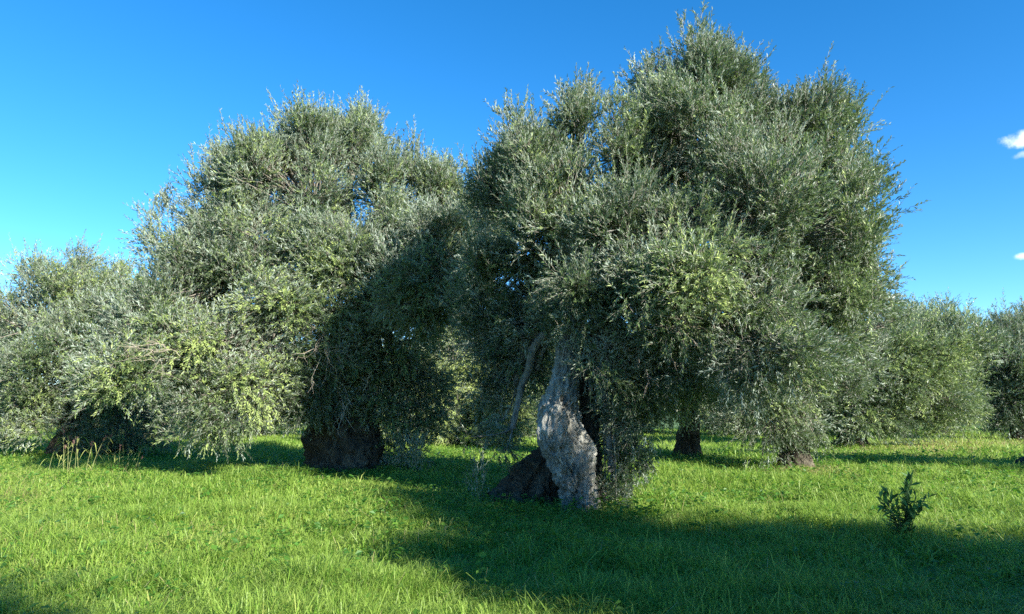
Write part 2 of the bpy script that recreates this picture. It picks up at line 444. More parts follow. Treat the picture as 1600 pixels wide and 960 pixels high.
# ---------------------------------------------------------------- olive trees
def trunk_loft(acc, rings, seg=110, rowsper=0.02, seed=0, amp=0.16, twist=1.4, ridges=7, flare=0.0, pits=(), depth_ratio=0.85, fine=0.03, mi=0):
    """rings: list of (center Vector, rx) from bottom to top"""
    C = np.array([tuple(c) for c, r in rings]); R = np.array([r for c, r in rings])
    dist = np.concatenate([[0], np.cumsum(np.linalg.norm(np.diff(C, axis=0), axis=1))])
    rows = max(8, int(dist[-1] / rowsper)); u = np.linspace(0, dist[-1], rows)
    # smooth interpolation through ring centres
    def interp(a):
        lin = np.interp(u, dist, a)
        k = max(1, int(rows / len(rings) / 2)); ker = np.ones(2 * k + 1) / (2 * k + 1)
        pad = np.concatenate([2 * lin[0] - lin[k:0:-1], lin, 2 * lin[-1] - lin[-2:-k - 2:-1]])
        return np.convolve(pad, ker, 'valid')
    cx, cy, cz, r = interp(C[:, 0]), interp(C[:, 1]), interp(C[:, 2]), interp(R)
    V = np.empty((rows, seg, 3))
    off = Vector((seed * 3.17, seed * 1.3, seed * 0.7))
    for i in range(rows):
        fl = flare * math.exp(-u[i] / 0.35)
        for j in range(seg):
            th = 2 * math.pi * j / seg
            ct, st = math.cos(th), math.sin(th)
            p = Vector((cx[i] + ct * r[i], cy[i] + st * r[i] * depth_ratio, cz[i]))
            tw = th + twist * u[i] * 0.6
            q = Vector((math.cos(tw) * 1.6, math.sin(tw) * 1.6, u[i] * 0.55)) + off
            rid = 1 - abs(noise.noise(q * (ridges / 3.0))) * 2.4
            f1 = noise.fractal(p * 1.7 + off, 1.0, 2.0, 3)
            w_ = noise.noise_vector(p * 2.2 + off) * 0.12; q2 = p + w_
            f2 = 0.4 - 2.4 * abs(noise.fractal(Vector((q2.x * 6, q2.y * 6, q2.z * 2.6)) + off, 0.8, 2.1, 4))
            d = r[i] * (1 + amp * (rid - 0.4) + amp * 1.1 * f1 + fl * (0.6 + 0.6 * math.cos(5 * th + seed))) + fine * f2
            for (pp, pr_, pd) in pits:
                dd = math.hypot(p.x - pp.x, (p.z - pp.z) * 0.7) if p.y < cy[i] - 0.02 else 9
                if dd < pr_ * 2: d -= pd * math.exp(-(dd / pr_) ** 2 * 2)
            V[i, j] = (cx[i] + ct * d, cy[i] + st * d * depth_ratio, cz[i] + 0.25 * d * 0.0)
    k = np.arange(rows - 1)[:, None] * seg; s = np.arange(seg)[None]; s2 = (s + 1) % seg
    q = np.stack([k + s, k + s2, k + seg + s2, k + seg + s], 2).reshape(-1, 4)
    n0 = rows * seg
    vv = np.concatenate([V.reshape(-1, 3), [[cx[-1], cy[-1], cz[-1] + 0.02]]])
    top = (rows - 1) * seg
    cap = np.stack([top + np.arange(seg), top + (np.arange(seg) + 1) % seg, np.full(seg, n0)], 1)
    acc.add(vv, np.concatenate([np.full(len(q), 4), np.full(seg, 3)]), np.concatenate([q.ravel(), cap.ravel()]), None, mi)

def shoots_into(acc, rs, start, direc, length, nleaf, leafL, tint0, droop, twig_r=0.0035):
    """start, direc (N,3); leafy shoots with opposite narrow leaves"""
    N = len(start); K = 3
    d = norm(direc)
    t = np.linspace(0, 1, K)[None, :, None]
    L = length[:, None, None]
    bend = np.zeros((N, 1, 3)); bend[:, 0, 2] = droop
    bend[:, 0] += rs.randn(N, 3) * 0.12
    pts = start[:, None] + d[:, None] * L * t + bend * L * t * t
    rad = twig_r * np.linspace(1.0, 0.4, K)[None] * np.ones((N, K))
    twigs(acc, pts, rad, 0.5, 1)
    u = (np.arange(nleaf) + 0.5) / nleaf * 0.85 + 0.15
    u = np.clip(u[None] + rs.randn(N, nleaf) * 0.03, 0.02, 1)[:, :, None]
    base = start[:, None] + d[:, None] * L * u + bend * L * u * u
    tang = norm(d[:, None] + 2 * bend * u)
    ref = norm(np.cross(d, rs.randn(N, 3)))
    sgn = np.where(np.arange(nleaf) % 2 == 0, 1, -1)[None, :, None]
    rot = (np.arange(nleaf) // 2 % 2)[None, :, None]
    ref2 = np.cross(d, ref)
    side = (ref[:, None] * (1 - rot) + ref2[:, None] * rot) * sgn
    ax = norm(tang * 1.0 + side * 0.6 + rs.randn(N, nleaf, 3) * 0.2)
    nr = np.concatenate([tang[..., :2], np.abs(tang[..., 2:]) * 0.6], -1) * 0.8 + np.array([0, 0, 0.6]) - side * 0.3 + rs.randn(N, nleaf, 3) * 0.45
    lenL = leafL * 1.18 * (0.6 + 0.65 * rs.rand(N, nleaf)) * (1.1 - 0.45 * u[:, :, 0])
    w = lenL * (0.22 + 0.08 * rs.rand(N, nleaf))
    tt = np.clip(tint0[:, None] + rs.randn(N, nleaf) * 0.13, 0, 1)
    leaves(acc, base.reshape(-1, 3), ax.reshape(-1, 3), nr.reshape(-1, 3), lenL.ravel(), w.ravel(), tt.ravel(), 0)

def make_olive(label, group, base, trunk_fn, fork, lobes, n_clumps, per, leafL, seed, nleaf=14, tint_mid=0.4,
               bark=None, crown_name='crown', spikes=0.12, limb_r=0.16, limb_parts=True, mat=None, clump_r=0.36, shoot_len=0.24):
    """lobes: (centre Vector, rx, ry, rz, droop, weight, tint_offset)"""
    rs = np.random.RandomState(seed)
    root = empty('olive_tree', base)
    bark = bark or M_bark_dark
    tag(root, label, 'tree', group)
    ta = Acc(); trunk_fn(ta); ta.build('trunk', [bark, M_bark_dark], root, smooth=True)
    vol = np.array([(l[1] * l[2] + l[2] * l[3] + l[1] * l[3]) * l[5] for l in lobes]); vol /= vol.sum()
    cs = []; dirs = []; dr = []; lid = []; tin = []
    subs = []
    for l in lobes:                      # boughs: smaller foliage masses spread over each lobe, gaps between them
        k = 11 + int(3 * l[1] * l[3])
        vv = norm(rs.randn(k, 3)); vv = vv * (0.45 + 0.5 * rs.rand(k, 1))
        subs.append((vv, 0.3 + 0.22 * rs.rand(k), rs.randn(k) * 0.09))
    LC = np.array([tuple(l[0]) for l in lobes]); LR = np.array([[l[1], l[2], l[3]] for l in lobes])
    tries = 0
    while len(cs) < n_clumps and tries < n_clumps * 8:
        tries += 1
        i = rs.choice(len(lobes), p=vol)
        v = rs.randn(3); v /= np.linalg.norm(v)
        sv, sr, st_ = subs[i]; j = rs.randint(len(sv))
        v2 = sv[j] + v * sr[j] * rs.rand() ** 0.4
        p = LC[i] + v2 * LR[i]
        v = v * 0.6 + v2 * 0.7
        if p[2] < 0.15: continue
        q = np.linalg.norm((p - LC) / LR, axis=1)
        if (q < 0.5).sum() >= 1 and rs.rand() < 0.75: continue
        # gaps: drop clumps by a coarse noise so that holes open in the crown
        if noise.noise(Vector((p * 0.95 + seed).tolist())) < -0.22 and rs.rand() < 0.75: continue
        cs.append(p); dirs.append(v * LR[i] / LR[i].max()); dr.append(lobes[i][4]); lid.append(i)
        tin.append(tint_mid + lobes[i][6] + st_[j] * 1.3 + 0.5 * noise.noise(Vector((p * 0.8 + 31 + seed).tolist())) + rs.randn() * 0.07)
    cs = np.array(cs); dirs = norm(np.array(dirs)); dr = np.array(dr); lid = np.array(lid); tin = np.array(tin)
    M = len(cs)
    # limbs: fork -> lobe -> clump
    fk = np.array(fork) if np.ndim(fork[0]) else np.array([fork])
    bacc = Acc()
    for i in range(len(lobes)):
        f = fk[np.argmin(np.linalg.norm(fk - LC[i], axis=1))]
        mid = (f + LC[i]) / 2 + np.array([0, 0, 0.18 * np.linalg.norm(f - LC[i])]) + rs.randn(3) * 0.15
        if LC[i][2] < f[2]: mid[:2] = f[:2] * 0.35 + LC[i][:2] * 0.65; mid[2] = f[2] + 0.35
        la = Acc()
        ctr = LC[i] - (LC[i] - f) * 0.12
        pts = bez(f - (mid - f) * 0.1, mid, ctr, 12); pts[1:-1] += rs.randn(10, 3) * 0.03
        r0 = limb_r * (0.7 + 0.5 * rs.rand())
        tube(la, pts, np.linspace(r0, r0 * 0.4, 12), 8, 0.05, 0, seed + i)
        idx = np.where(lid == i)[0]
        for c in idx:
            s = pts[rs.randint(7, 12)]
            m2 = (s + cs[c]) / 2 + rs.randn(3) * 0.12
            tube(la, bez(s, m2, cs[c], 5), np.linspace(0.022, 0.008, 5), 4, 0, 0)
        la.build('limb', [M_twig if bark is not M_bark else M_bark], root, smooth=True)
    # leafy shoots
    acc = Acc()
    n = M * per
    ci = np.repeat(np.arange(M), per)
    rad = clump_r * (0.6 + 0.8 * rs.rand(M))[ci]
    off = norm(rs.randn(n, 3)) * (rs.rand(n, 1) ** 0.5) * rad[:, None]
    st = cs[ci] + off * np.array([1, 1, 0.8])
    up = 0.75 - 0.75 * dr[ci]
    cd = rs.randn(M, 3) * 0.35
    dv = dirs[ci] * 0.65 + norm(off) * 0.45 + cd[ci] + rs.randn(n, 3) * 0.27
    dv[:, 2] += up
    ln = shoot_len * (0.6 + 0.8 * rs.rand(n))
    sp = (rs.rand(n) < spikes) & (dirs[ci][:, 2] > 0.15) & (dr[ci] < 0.3)
    ln[sp] *= 1.3; dv[sp, 2] += 1.1
    st[:, 2] = np.maximum(st[:, 2], 0.12)
    tt = tin[ci] + rs.randn(n) * 0.16
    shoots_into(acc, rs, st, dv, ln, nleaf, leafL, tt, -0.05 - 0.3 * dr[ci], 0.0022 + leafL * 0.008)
    # upright leafy sprigs breaking the outline
    top = np.where(dr < 0.65)[0]
    if len(top) and spikes > 0:
        nsp = int(len(top) * 1.6)
        ti = top[rs.randint(0, len(top), nsp)]
        d0 = dirs[ti] * 0.5 + rs.randn(nsp, 3) * 0.25; d0[:, 2] += 0.9
        shoots_into(acc, rs, cs[ti] + rs.randn(nsp, 3) * clump_r * 0.3, d0, shoot_len * (1.5 + 1.7 * rs.rand(nsp)), nleaf * 2, leafL * 1.15, tin[ti] + 0.2, -0.05, 0.0035)
    acc.build(crown_name, [mat or M_leaf, M_twig], root)
    return root, cs

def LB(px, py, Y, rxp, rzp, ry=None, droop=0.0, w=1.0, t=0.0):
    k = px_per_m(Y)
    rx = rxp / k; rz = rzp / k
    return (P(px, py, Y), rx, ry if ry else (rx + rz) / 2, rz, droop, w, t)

def simple_trunk(px_rows, Y, seed, **kw):
    def fn(acc):
        rings = []
        for (py, xl, xr) in px_rows:
            c = P((xl + xr) / 2, py, Y); rings.append((c, (xr - xl) / 2 / px_per_m(Y)))
        rings[0][0].z = -0.15
        trunk_loft(acc, rings, seed=seed, **kw)
    return fn

# --- the big right-hand tree
Y1 = 11.6
def main_trunk(acc):
    pits = [(P(x_, y_, Y1 - 0.4), r_, d_) for (x_, y_, r_, d_) in ((861, 684, .035, .09), (868, 706, .03, .08), (857, 722, .03, .06), (873, 728, .05, .12),
            (895, 741, .07, .16), (886, 700, .04, .08), (897, 668, .05, .1), (878, 655, .03, .06), (905, 610, .04, .07), (889, 580, .03, .05), (852, 664, .025, .05), (915, 700, .05, .1), (885, 770, .04, .08))]
    def rings(rows, Y):
        return [(P((a + b) / 2, py, Y), (b - a) / 2 / px_per_m(Y)) for (py, a, b) in rows]
    lead = rings([(800, 884, 936), (765, 876, 930), (740, 864, 922), (705, 850, 924), (675, 842, 914), (650, 843, 906), (620, 853, 902),
                  (590, 863, 902), (560, 870, 902), (530, 877, 905), (500, 882, 912), (440, 886, 914), (390, 888, 910)], Y1)
    trunk_loft(acc, lead, seg=150, rowsper=0.018, seed=2, amp=0.16, twist=0.6, ridges=7, pits=pits, fine=0.075)
    right = rings([(805, 905, 950), (760, 905, 942), (700, 906, 936), (640, 905, 932), (560, 905, 930), (480, 930, 965), (400, 950, 978)], Y1 + 0.35)
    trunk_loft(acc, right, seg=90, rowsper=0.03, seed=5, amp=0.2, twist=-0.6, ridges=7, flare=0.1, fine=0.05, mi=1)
    # buttress sprawling to the left
    left = rings([(790, 740, 880), (772, 762, 885), (745, 795, 880), (720, 822, 880), (700, 845, 885), (680, 862, 890)], Y1 + 0.9)
    knob = rings([(735, 880, 888), (715, 864, 890), (696, 848, 890), (676, 838, 890), (658, 842, 888), (640, 852, 885), (628, 862, 880)], Y1 - 0.28)
    trunk_loft(acc, knob, seg=80, rowsper=0.02, seed=12, amp=0.2, twist=1.0, ridges=6, fine=0.05, pits=pits)
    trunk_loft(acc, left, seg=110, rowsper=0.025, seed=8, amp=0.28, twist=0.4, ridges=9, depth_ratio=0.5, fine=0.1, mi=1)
b1 = G(905, 797)
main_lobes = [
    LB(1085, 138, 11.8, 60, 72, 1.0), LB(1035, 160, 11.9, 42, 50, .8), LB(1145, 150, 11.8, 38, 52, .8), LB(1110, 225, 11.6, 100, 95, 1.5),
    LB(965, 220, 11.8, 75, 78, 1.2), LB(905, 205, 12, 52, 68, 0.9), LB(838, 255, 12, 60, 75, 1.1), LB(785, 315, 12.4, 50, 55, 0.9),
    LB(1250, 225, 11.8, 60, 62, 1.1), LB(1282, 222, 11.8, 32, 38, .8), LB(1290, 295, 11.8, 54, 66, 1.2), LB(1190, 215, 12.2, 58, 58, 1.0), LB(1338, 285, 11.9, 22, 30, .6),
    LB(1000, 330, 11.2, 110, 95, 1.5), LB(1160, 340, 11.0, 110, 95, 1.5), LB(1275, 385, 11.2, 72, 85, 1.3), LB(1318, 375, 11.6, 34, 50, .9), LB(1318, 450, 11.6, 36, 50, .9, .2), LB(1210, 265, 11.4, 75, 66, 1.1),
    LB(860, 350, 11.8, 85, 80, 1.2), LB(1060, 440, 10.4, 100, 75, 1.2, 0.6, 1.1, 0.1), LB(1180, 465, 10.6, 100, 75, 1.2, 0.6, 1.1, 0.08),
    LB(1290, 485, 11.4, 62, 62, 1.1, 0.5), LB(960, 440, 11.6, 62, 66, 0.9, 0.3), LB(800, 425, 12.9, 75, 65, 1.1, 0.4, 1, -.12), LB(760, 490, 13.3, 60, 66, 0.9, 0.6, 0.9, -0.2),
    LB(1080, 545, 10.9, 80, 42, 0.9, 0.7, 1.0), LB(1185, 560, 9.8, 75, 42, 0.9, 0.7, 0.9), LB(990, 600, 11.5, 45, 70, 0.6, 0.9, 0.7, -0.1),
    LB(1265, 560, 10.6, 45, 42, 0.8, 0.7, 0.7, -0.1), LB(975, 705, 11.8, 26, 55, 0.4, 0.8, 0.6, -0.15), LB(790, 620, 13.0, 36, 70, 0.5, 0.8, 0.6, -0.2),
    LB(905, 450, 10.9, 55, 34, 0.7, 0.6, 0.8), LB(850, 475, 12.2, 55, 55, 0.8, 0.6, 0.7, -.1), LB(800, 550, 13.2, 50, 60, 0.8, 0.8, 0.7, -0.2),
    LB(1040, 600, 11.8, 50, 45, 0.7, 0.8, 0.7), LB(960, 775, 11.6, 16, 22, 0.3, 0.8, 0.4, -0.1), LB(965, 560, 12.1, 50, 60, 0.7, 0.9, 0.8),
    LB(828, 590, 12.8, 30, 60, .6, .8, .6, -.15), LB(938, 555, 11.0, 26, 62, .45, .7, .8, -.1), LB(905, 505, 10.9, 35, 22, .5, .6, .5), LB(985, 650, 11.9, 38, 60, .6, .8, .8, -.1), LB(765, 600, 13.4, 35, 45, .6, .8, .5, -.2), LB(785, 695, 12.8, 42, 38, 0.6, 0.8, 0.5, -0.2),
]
forks1 = [P(900, 400, Y1), P(962, 410, Y1 + 0.35), P(925, 480, Y1 + 0.2)]
t1, c1 = make_olive('largest olive tree with a pale twisted knotty trunk and the tallest crown', 'old olive trees of the grove',
    b1, main_trunk, [tuple(f) for f in forks1], main_lobes, 2100, 26, 0.076, 7, nleaf=13, bark=M_bark, spikes=0.16, limb_r=0.13)

# --- the big left-hand tree
Y2 = 18.6
lt = simple_trunk([(752, 478, 602), (730, 484, 596), (712, 482, 594), (690, 485, 593), (665, 488, 590), (640, 492, 584), (600, 500, 572), (540, 515, 560), (480, 525, 555)],
                  Y2, 4, seg=150, rowsper=0.03, amp=0.13, twist=0.7, ridges=11, fine=0.05)
left_lobes = [
    LB(495, 225, 18.6, 45, 45, 1.0), LB(555, 230, 18.8, 45, 45, 1.0), LB(395, 245, 18.4, 58, 42, 1.1), LB(470, 290, 18.2, 100, 70, 1.8),
    LB(620, 300, 18.6, 65, 50, 1.3), LB(690, 320, 18.8, 55, 45, 1.2), LB(740, 360, 19, 50, 60, 1.1), LB(350, 325, 18.2, 58, 55, 1.3), LB(275, 380, 18.4, 55, 55, 1.2),
    LB(400, 390, 17.4, 100, 80, 1.5, 0.3, 1, 0.08), LB(540, 390, 17.4, 100, 80, 1.5, 0.3, 1, 0.05), LB(660, 410, 18.2, 85, 75, 1.5), LB(725, 440, 15.0, 60, 65, 1.1, 0.4, 1.0, -0.2), LB(655, 440, 15.8, 60, 65, 1.1, 0.4, 0.9, -0.15), LB(700, 370, 15.8, 55, 45, 1.0, 0.3, 0.9, -0.15), LB(660, 485, 15.6, 50, 36, 1.0, 0.5, 0.7, -0.2),
    LB(285, 470, 17.4, 80, 60, 1.3, 0.5, 1, 0.05), LB(245, 530, 16.2, 85, 45, 1.1, 0.6, 1, 0.05), LB(200, 580, 15.4, 55, 40, 0.9, 0.5, 0.9, 0.08),
    LB(330, 560, 16.2, 85, 70, 1.3, 0.7, 1.0, 0.08), LB(400, 610, 16.6, 52, 65, 1.0, 0.8, 1.0, 0.1), LB(330, 640, 16.2, 48, 40, 0.9, 0.8, 0.7, 0.08),
    LB(440, 500, 16.8, 75, 70, 1.2, 0.7, 1, 0.1), LB(520, 500, 17.0, 55, 65, 1.0, 0.7, 1, 0.05), LB(480, 590, 17.4, 50, 55, 0.9, 0.8, 0.8, 0),
    LB(545, 568, 17.6, 55, 26, 0.9, 0.6, 0.8, 0), LB(620, 520, 18.4, 70, 70, 1.2, 0.6, 0.9, -.12), LB(650, 600, 18.6, 50, 60, 1.0, 0.8, 0.8, -.12), LB(625, 680, 18.8, 45, 45, 0.8, 0.8, 0.7),
    LB(590, 610, 18.2, 45, 45, 0.8, 0.9, 0.8), LB(595, 450, 17.4, 70, 55, 1.1, 0.5, 0.8), LB(340, 440, 17.8, 80, 60, 1.2, 0.3, 0.8),
]
t2, c2 = make_olive('broad olive tree on a very thick dark gnarled trunk, left of the tallest tree', 'old olive trees of the grove',
    G(540, 745), lt, [tuple(P(540, 500, Y2)), tuple(P(535, 440, Y2))], left_lobes, 2200, 26, 0.098, 17, nleaf=13, spikes=0.15, limb_r=0.2,
    clump_r=0.5, shoot_len=0.33, tint_mid=0.45)

# --- smaller and farther trees of the grove
def far_tree(label, base_px, Y, tw, lobes, n, per, leafL, seed, group='old olive trees of the grove', nleaf=11, tint=0.42, lean=0, ttop=600):
    bx, by = base_px
    tr = simple_trunk([(by + 4, bx - tw * 0.75, bx + tw * 0.75), (by - 8, bx - tw * 0.55, bx + tw * 0.55), (by - (by - ttop) * 0.45, bx - tw * 0.45 + lean, bx + tw * 0.42 + lean),
                       (ttop, bx - tw * 0.35 + lean, bx + tw * 0.35 + lean), (ttop - 40, bx - tw * .2 + lean * 1.5, bx + tw * .22 + lean * 1.5)],
                      Y, seed, seg=60, rowsper=0.06, amp=0.17, ridges=7, fine=0.04)
    p = P(bx, by, Y); p.z = 0
    return make_olive(label, group, p, tr, [tuple(P(bx + lean, ttop - 25, Y))], lobes, n, per, leafL, seed,
                      nleaf=nleaf, tint_mid=tint, spikes=0.1, limb_r=0.12, clump_r=0.023 * Y, shoot_len=0.014 * Y)

far_tree('olive tree at the left edge behind the dry reed stalks, its foliage reaching the ground', (120, 708), 24.0, 60, [
    LB(85, 425, 24, 50, 35, 1.3), LB(120, 465, 24, 75, 50, 1.8), LB(185, 455, 24.5, 45, 40, 1.3), LB(50, 500, 23.5, 60, 55, 1.6), LB(150, 520, 23, 90, 60, 1.8),
    LB(70, 570, 22.5, 85, 55, 1.6, .6), LB(180, 590, 23.4, 80, 60, 1.6, .5), LB(20, 620, 22.6, 60, 60, 1.4, .8), LB(120, 650, 23.4, 90, 50, 1.5, .8), LB(220, 665, 24, 70, 45, 1.4, .8)],
    560, 30, 0.11, 23, tint=0.5, ttop=640)
far_tree('olive tree with only half its crown inside the left edge of the photo', (-40, 700), 29.0, 45, [
    LB(0, 525, 29, 40, 42, 1.3), LB(-70, 520, 29, 70, 60, 1.9), LB(-20, 580, 28.5, 50, 55, 1.6, .5), LB(-90, 600, 28.5, 80, 70, 1.9, .5), LB(0, 640, 28.5, 45, 45, 1.3, .8)],
    260, 28, 0.13, 29, tint=0.62)
far_tree('olive tree with a slim dark trunk bulging at its foot, behind the tallest tree', (1073, 720), 22.5, 38, [
    LB(1040, 560, 22.5, 80, 60, 1.6, .4), LB(1120, 575, 22.5, 70, 45, 1.5, .4), LB(980, 590, 22.8, 60, 60, 1.5, .6), LB(1060, 490, 23, 90, 60, 1.8), LB(1000, 610, 22.2, 45, 26, 1.2, .5), LB(1115, 610, 22, 45, 16, 1.1, .4)],
    330, 28, 0.105, 31, tint=0.35, lean=4, ttop=640)
far_tree('olive tree with a leafy dark trunk whose foot stands in dry pinkish grass', (1243, 737), 19.2, 46, [
    LB(1230, 560, 19.2, 70, 60, 1.3, .5), LB(1170, 600, 19, 60, 50, 1.2, .7), LB(1300, 560, 19.4, 70, 60, 1.4, .4), LB(1260, 480, 19.6, 90, 60, 1.7), LB(1350, 510, 19.8, 55, 55, 1.3, .2), LB(1245, 640, 19, 40, 50, .8, .9), LB(1190, 655, 18.8, 45, 45, 0.9, .9)],
    420, 28, 0.092, 37, tint=0.33, ttop=650)
far_tree('rounded sunlit olive tree on a low wide root crown, right of the middle', (1332, 699), 30.0, 44, [
    LB(1390, 532, 30, 70, 45, 2.2), LB(1460, 560, 30, 62, 62, 2.2, .2), LB(1370, 580, 29.4, 80, 65, 2.2, .4), LB(1440, 620, 29.2, 70, 50, 2.0, .7), LB(1340, 640, 29.6, 60, 40, 1.8, .8), LB(1300, 560, 30, 60, 60, 1.8, .3), LB(1480, 622, 29.6, 38, 30, 1.4, .6)],
    700, 30, 0.135, 41, tint=0.66, ttop=670)
far_tree('grey green olive tree cut by the right edge, behind the yellow dry grass', (1592, 690), 36.0, 26, [
    LB(1566, 540, 36, 38, 36, 1.8), LB(1625, 530, 36, 50, 45, 2.0), LB(1560, 590, 35.6, 55, 50, 2.0, .4), LB(1620, 600, 35.4, 60, 60, 2.2, .5), LB(1585, 640, 34.8, 50, 20, 1.6, .9), LB(1670, 560, 36, 60, 60, 2.0)],
    420, 28, 0.155, 43, tint=0.2, ttop=650)
far_tree('hazy olive tree top peeping between two crowns at the right', (1470, 676), 46.0, 16, [
    LB(1450, 508, 46, 32, 22, 2.0), LB(1485, 565, 46, 35, 30, 2.2, .3), LB(1420, 560, 46, 50, 50, 2.4, .4), LB(1500, 600, 45.5, 55, 50, 2.2, .5), LB(1440, 615, 45.5, 60, 40, 2.2, .5), LB(1530, 628, 45.5, 40, 25, 1.6, .6)],
    300, 26, 0.19, 47, tint=0.35, ttop=640)
far_tree('yellow green sunlit olive tree seen through the gap between the two big trees', (705, 690), 31.0, 22, [
    LB(705, 570, 31, 60, 55, 2.0, .2, 1, .1), LB(645, 590, 31, 50, 55, 1.8, .4), LB(755, 560, 31.4, 50, 50, 1.8), LB(700, 635, 30.6, 60, 45, 1.8, .8), LB(770, 630, 30.8, 55, 45, 1.7, .8), LB(640, 650, 31, 50, 35, 1.6, .8), LB(690, 664, 31.5, 70, 20, 2.2, .6, 1, -.5), LB(770, 664, 31.5, 50, 20, 2.0, .6, 1, -.5)],
    460, 28, 0.14, 53, tint=0.95, ttop=650)

# tree row closing the grove in the distance: copies of one tree, some mirrored by rotation
proto, _ = far_tree('distant olive tree showing between the big left crown and its trunk', (400, 682), 42.0, 18, [
    LB(400, 560, 42, 70, 40, 2.6), LB(360, 600, 41.6, 60, 50, 2.4, .5), LB(440, 600, 41.8, 60, 50, 2.4, .5), LB(400, 640, 41.5, 75, 35, 2.6, .8)],
    330, 26, 0.18, 59, group='distant olive trees at the back of the grove', tint=0.5, ttop=645)
rows = [
    (560, 44, 0.9, 'distant olive tree in shade directly behind the thick dark trunk'),
    (850, 40, 1.05, 'distant olive tree in shade left of the pale twisted trunk'),
    (985, 46, 0.95, 'distant olive tree showing through the low foliage right of the pale trunk'),
    (1150, 43, 1.0, 'distant olive tree beyond the slim dark trunk, over bright grass'),
    (1255, 52, 1.05, 'distant olive tree behind the trunk standing in pinkish dry grass'),
    (250, 38, 1.1, 'distant olive tree in dark shade behind the lowest left branches'),
    (-60, 46, 1.2, 'distant olive tree mostly beyond the left edge of the photo'),
    (1660, 50, 1.1, 'distant olive tree mostly beyond the right edge of the photo'),
    (690, 50, 1.15, 'farthest olive tree above the shaded hedge in the middle gap'),
]
for i, (px, Y, s, lab) in enumerate(rows):
    r = proto.copy(); scn.collection.objects.link(r)
    r.location = ((px - 800) / px_per_m(Y), Y, 0)
    r.rotation_euler = (0, 0, 0.9 + i * 1.7); r.scale = (s, s, s)
    r['label'] = lab
    for ch in list(proto.children):
        c = ch.copy(); scn.collection.objects.link(c); c.parent = r

# ---------------------------------------------------------------- tangles of bare twigs on the crowns
def tangle(parent, centre, aim, n, length, seed, spread=0.5, r0=0.008):
    rs = np.random.RandomState(seed); acc = Acc(); c = np.array(centre)
    src = c - norm(np.array(aim)) * length * 0.6
    for k in range(n):
        d = norm(np.array(aim) + rs.randn(3) * spread)
        L = length * (0.5 + 0.8 * rs.rand())
        p0 = src + rs.randn(3) * length * 0.22; p2 = p0 + d * L
        p1 = (p0 + p2) / 2 + rs.randn(3) * L * 0.2
        pts = bez(p0, p1, p2, 7)
        pts[1:-1] += rs.randn(5, 3) * L * 0.035
        tube(acc, pts, np.linspace(r0, r0 * 0.3, 7) * 0.75, 4)
        for q in range(6):
            s = pts[rs.randint(1, 6)]; e = s + norm(d + rs.randn(3) * 0.8) * L * 0.4
            tube(acc, bez(s, (s + e) / 2 + rs.randn(3) * 0.04, e, 4), np.linspace(r0 * 0.5, r0 * 0.2, 4), 3)
    acc.build('bare_twig_tangle', [M_dry], parent, smooth=True)
tangle(t1, P(1052, 520, 9.9), (0.5, -0.4, -0.5), 20, 0.6, 1, 0.6, 0.006)
tangle(t1, P(1140, 500, 9.9), (0.2, -0.4, -0.3), 9, 0.45, 2, 0.7, 0.006)
tangle(t1, P(985, 560, 10.6), (-0.4, -0.5, -0.5), 10, 0.7, 12, 0.5, 0.006)
tangle(t1, P(880, 290, 10.9), (0.2, -0.6, 0.1), 8, 0.6, 13, 0.6, 0.006)
tangle(t2, P(215, 560, 14.3), (-0.9, -0.4, -0.2), 7, 0.8, 3, 0.6, 0.007)
tangle(t2, P(490, 560, 15.9), (-0.2, -0.5, -0.8), 14, 0.8, 4, 0.8, 0.007)
tangle(t2, P(530, 640, 16.9), (-0.2, -0.4, -0.8), 5, 0.9, 5, 0.5, 0.011)
tangle(t2, P(610, 400, 16.3), (0.6, -0.5, -0.4), 10, 0.9, 6, 0.5, 0.009)

# suckers sprouting from the foot of the main tree
def sucker_growth(parent, pts, n, height, leafL, seed):
    rs = np.random.RandomState(seed); acc = Acc()
    P0 = np.array([tuple(p) for p in pts])
    b = P0[rs.randint(0, len(P0), n)] + np.stack([rs.randn(n) * 0.1, rs.randn(n) * 0.1, np.zeros(n)], 1)
    for (f, cnt) in ((0.0, 1), (0.35, 1), (0.7, 1)):
        st = b + np.array([0, 0, 1]) * (height * f)
        d = np.tile([0, 0, 1.0], (n, 1)) + rs.randn(n, 3) * 0.3
        shoots_into(acc, rs, st, d, height * 0.5 * (0.7 + 0.6 * rs.rand(n)), 18, leafL * 1.1, np.full(n, 0.55), -0.05, 0.0025)
    for q in b:                          # each shoot springs from the woody root
        c0 = P0.mean(0); tube(acc, bez(c0 + [0, 0, -0.03], (c0 + q) / 2 + [0, 0, 0.05], q + [0, 0, 0.02], 4), np.full(4, 0.008), 4, mi=1)
    acc.build('sucker_growth', [M_leaf, M_twig], parent)
sucker_growth(t1, [G(750, 790), G(765, 785), G(740, 775)], 10, 0.75, 0.06, 71)
sucker_growth(t1, [G(960, 790), G(940, 795), G(975, 780)], 24, 0.9, 0.06, 72)
sucker_growth(t2, [G(625, 742), G(640, 742), G(655, 744)], 34, 0.9, 0.085, 73)

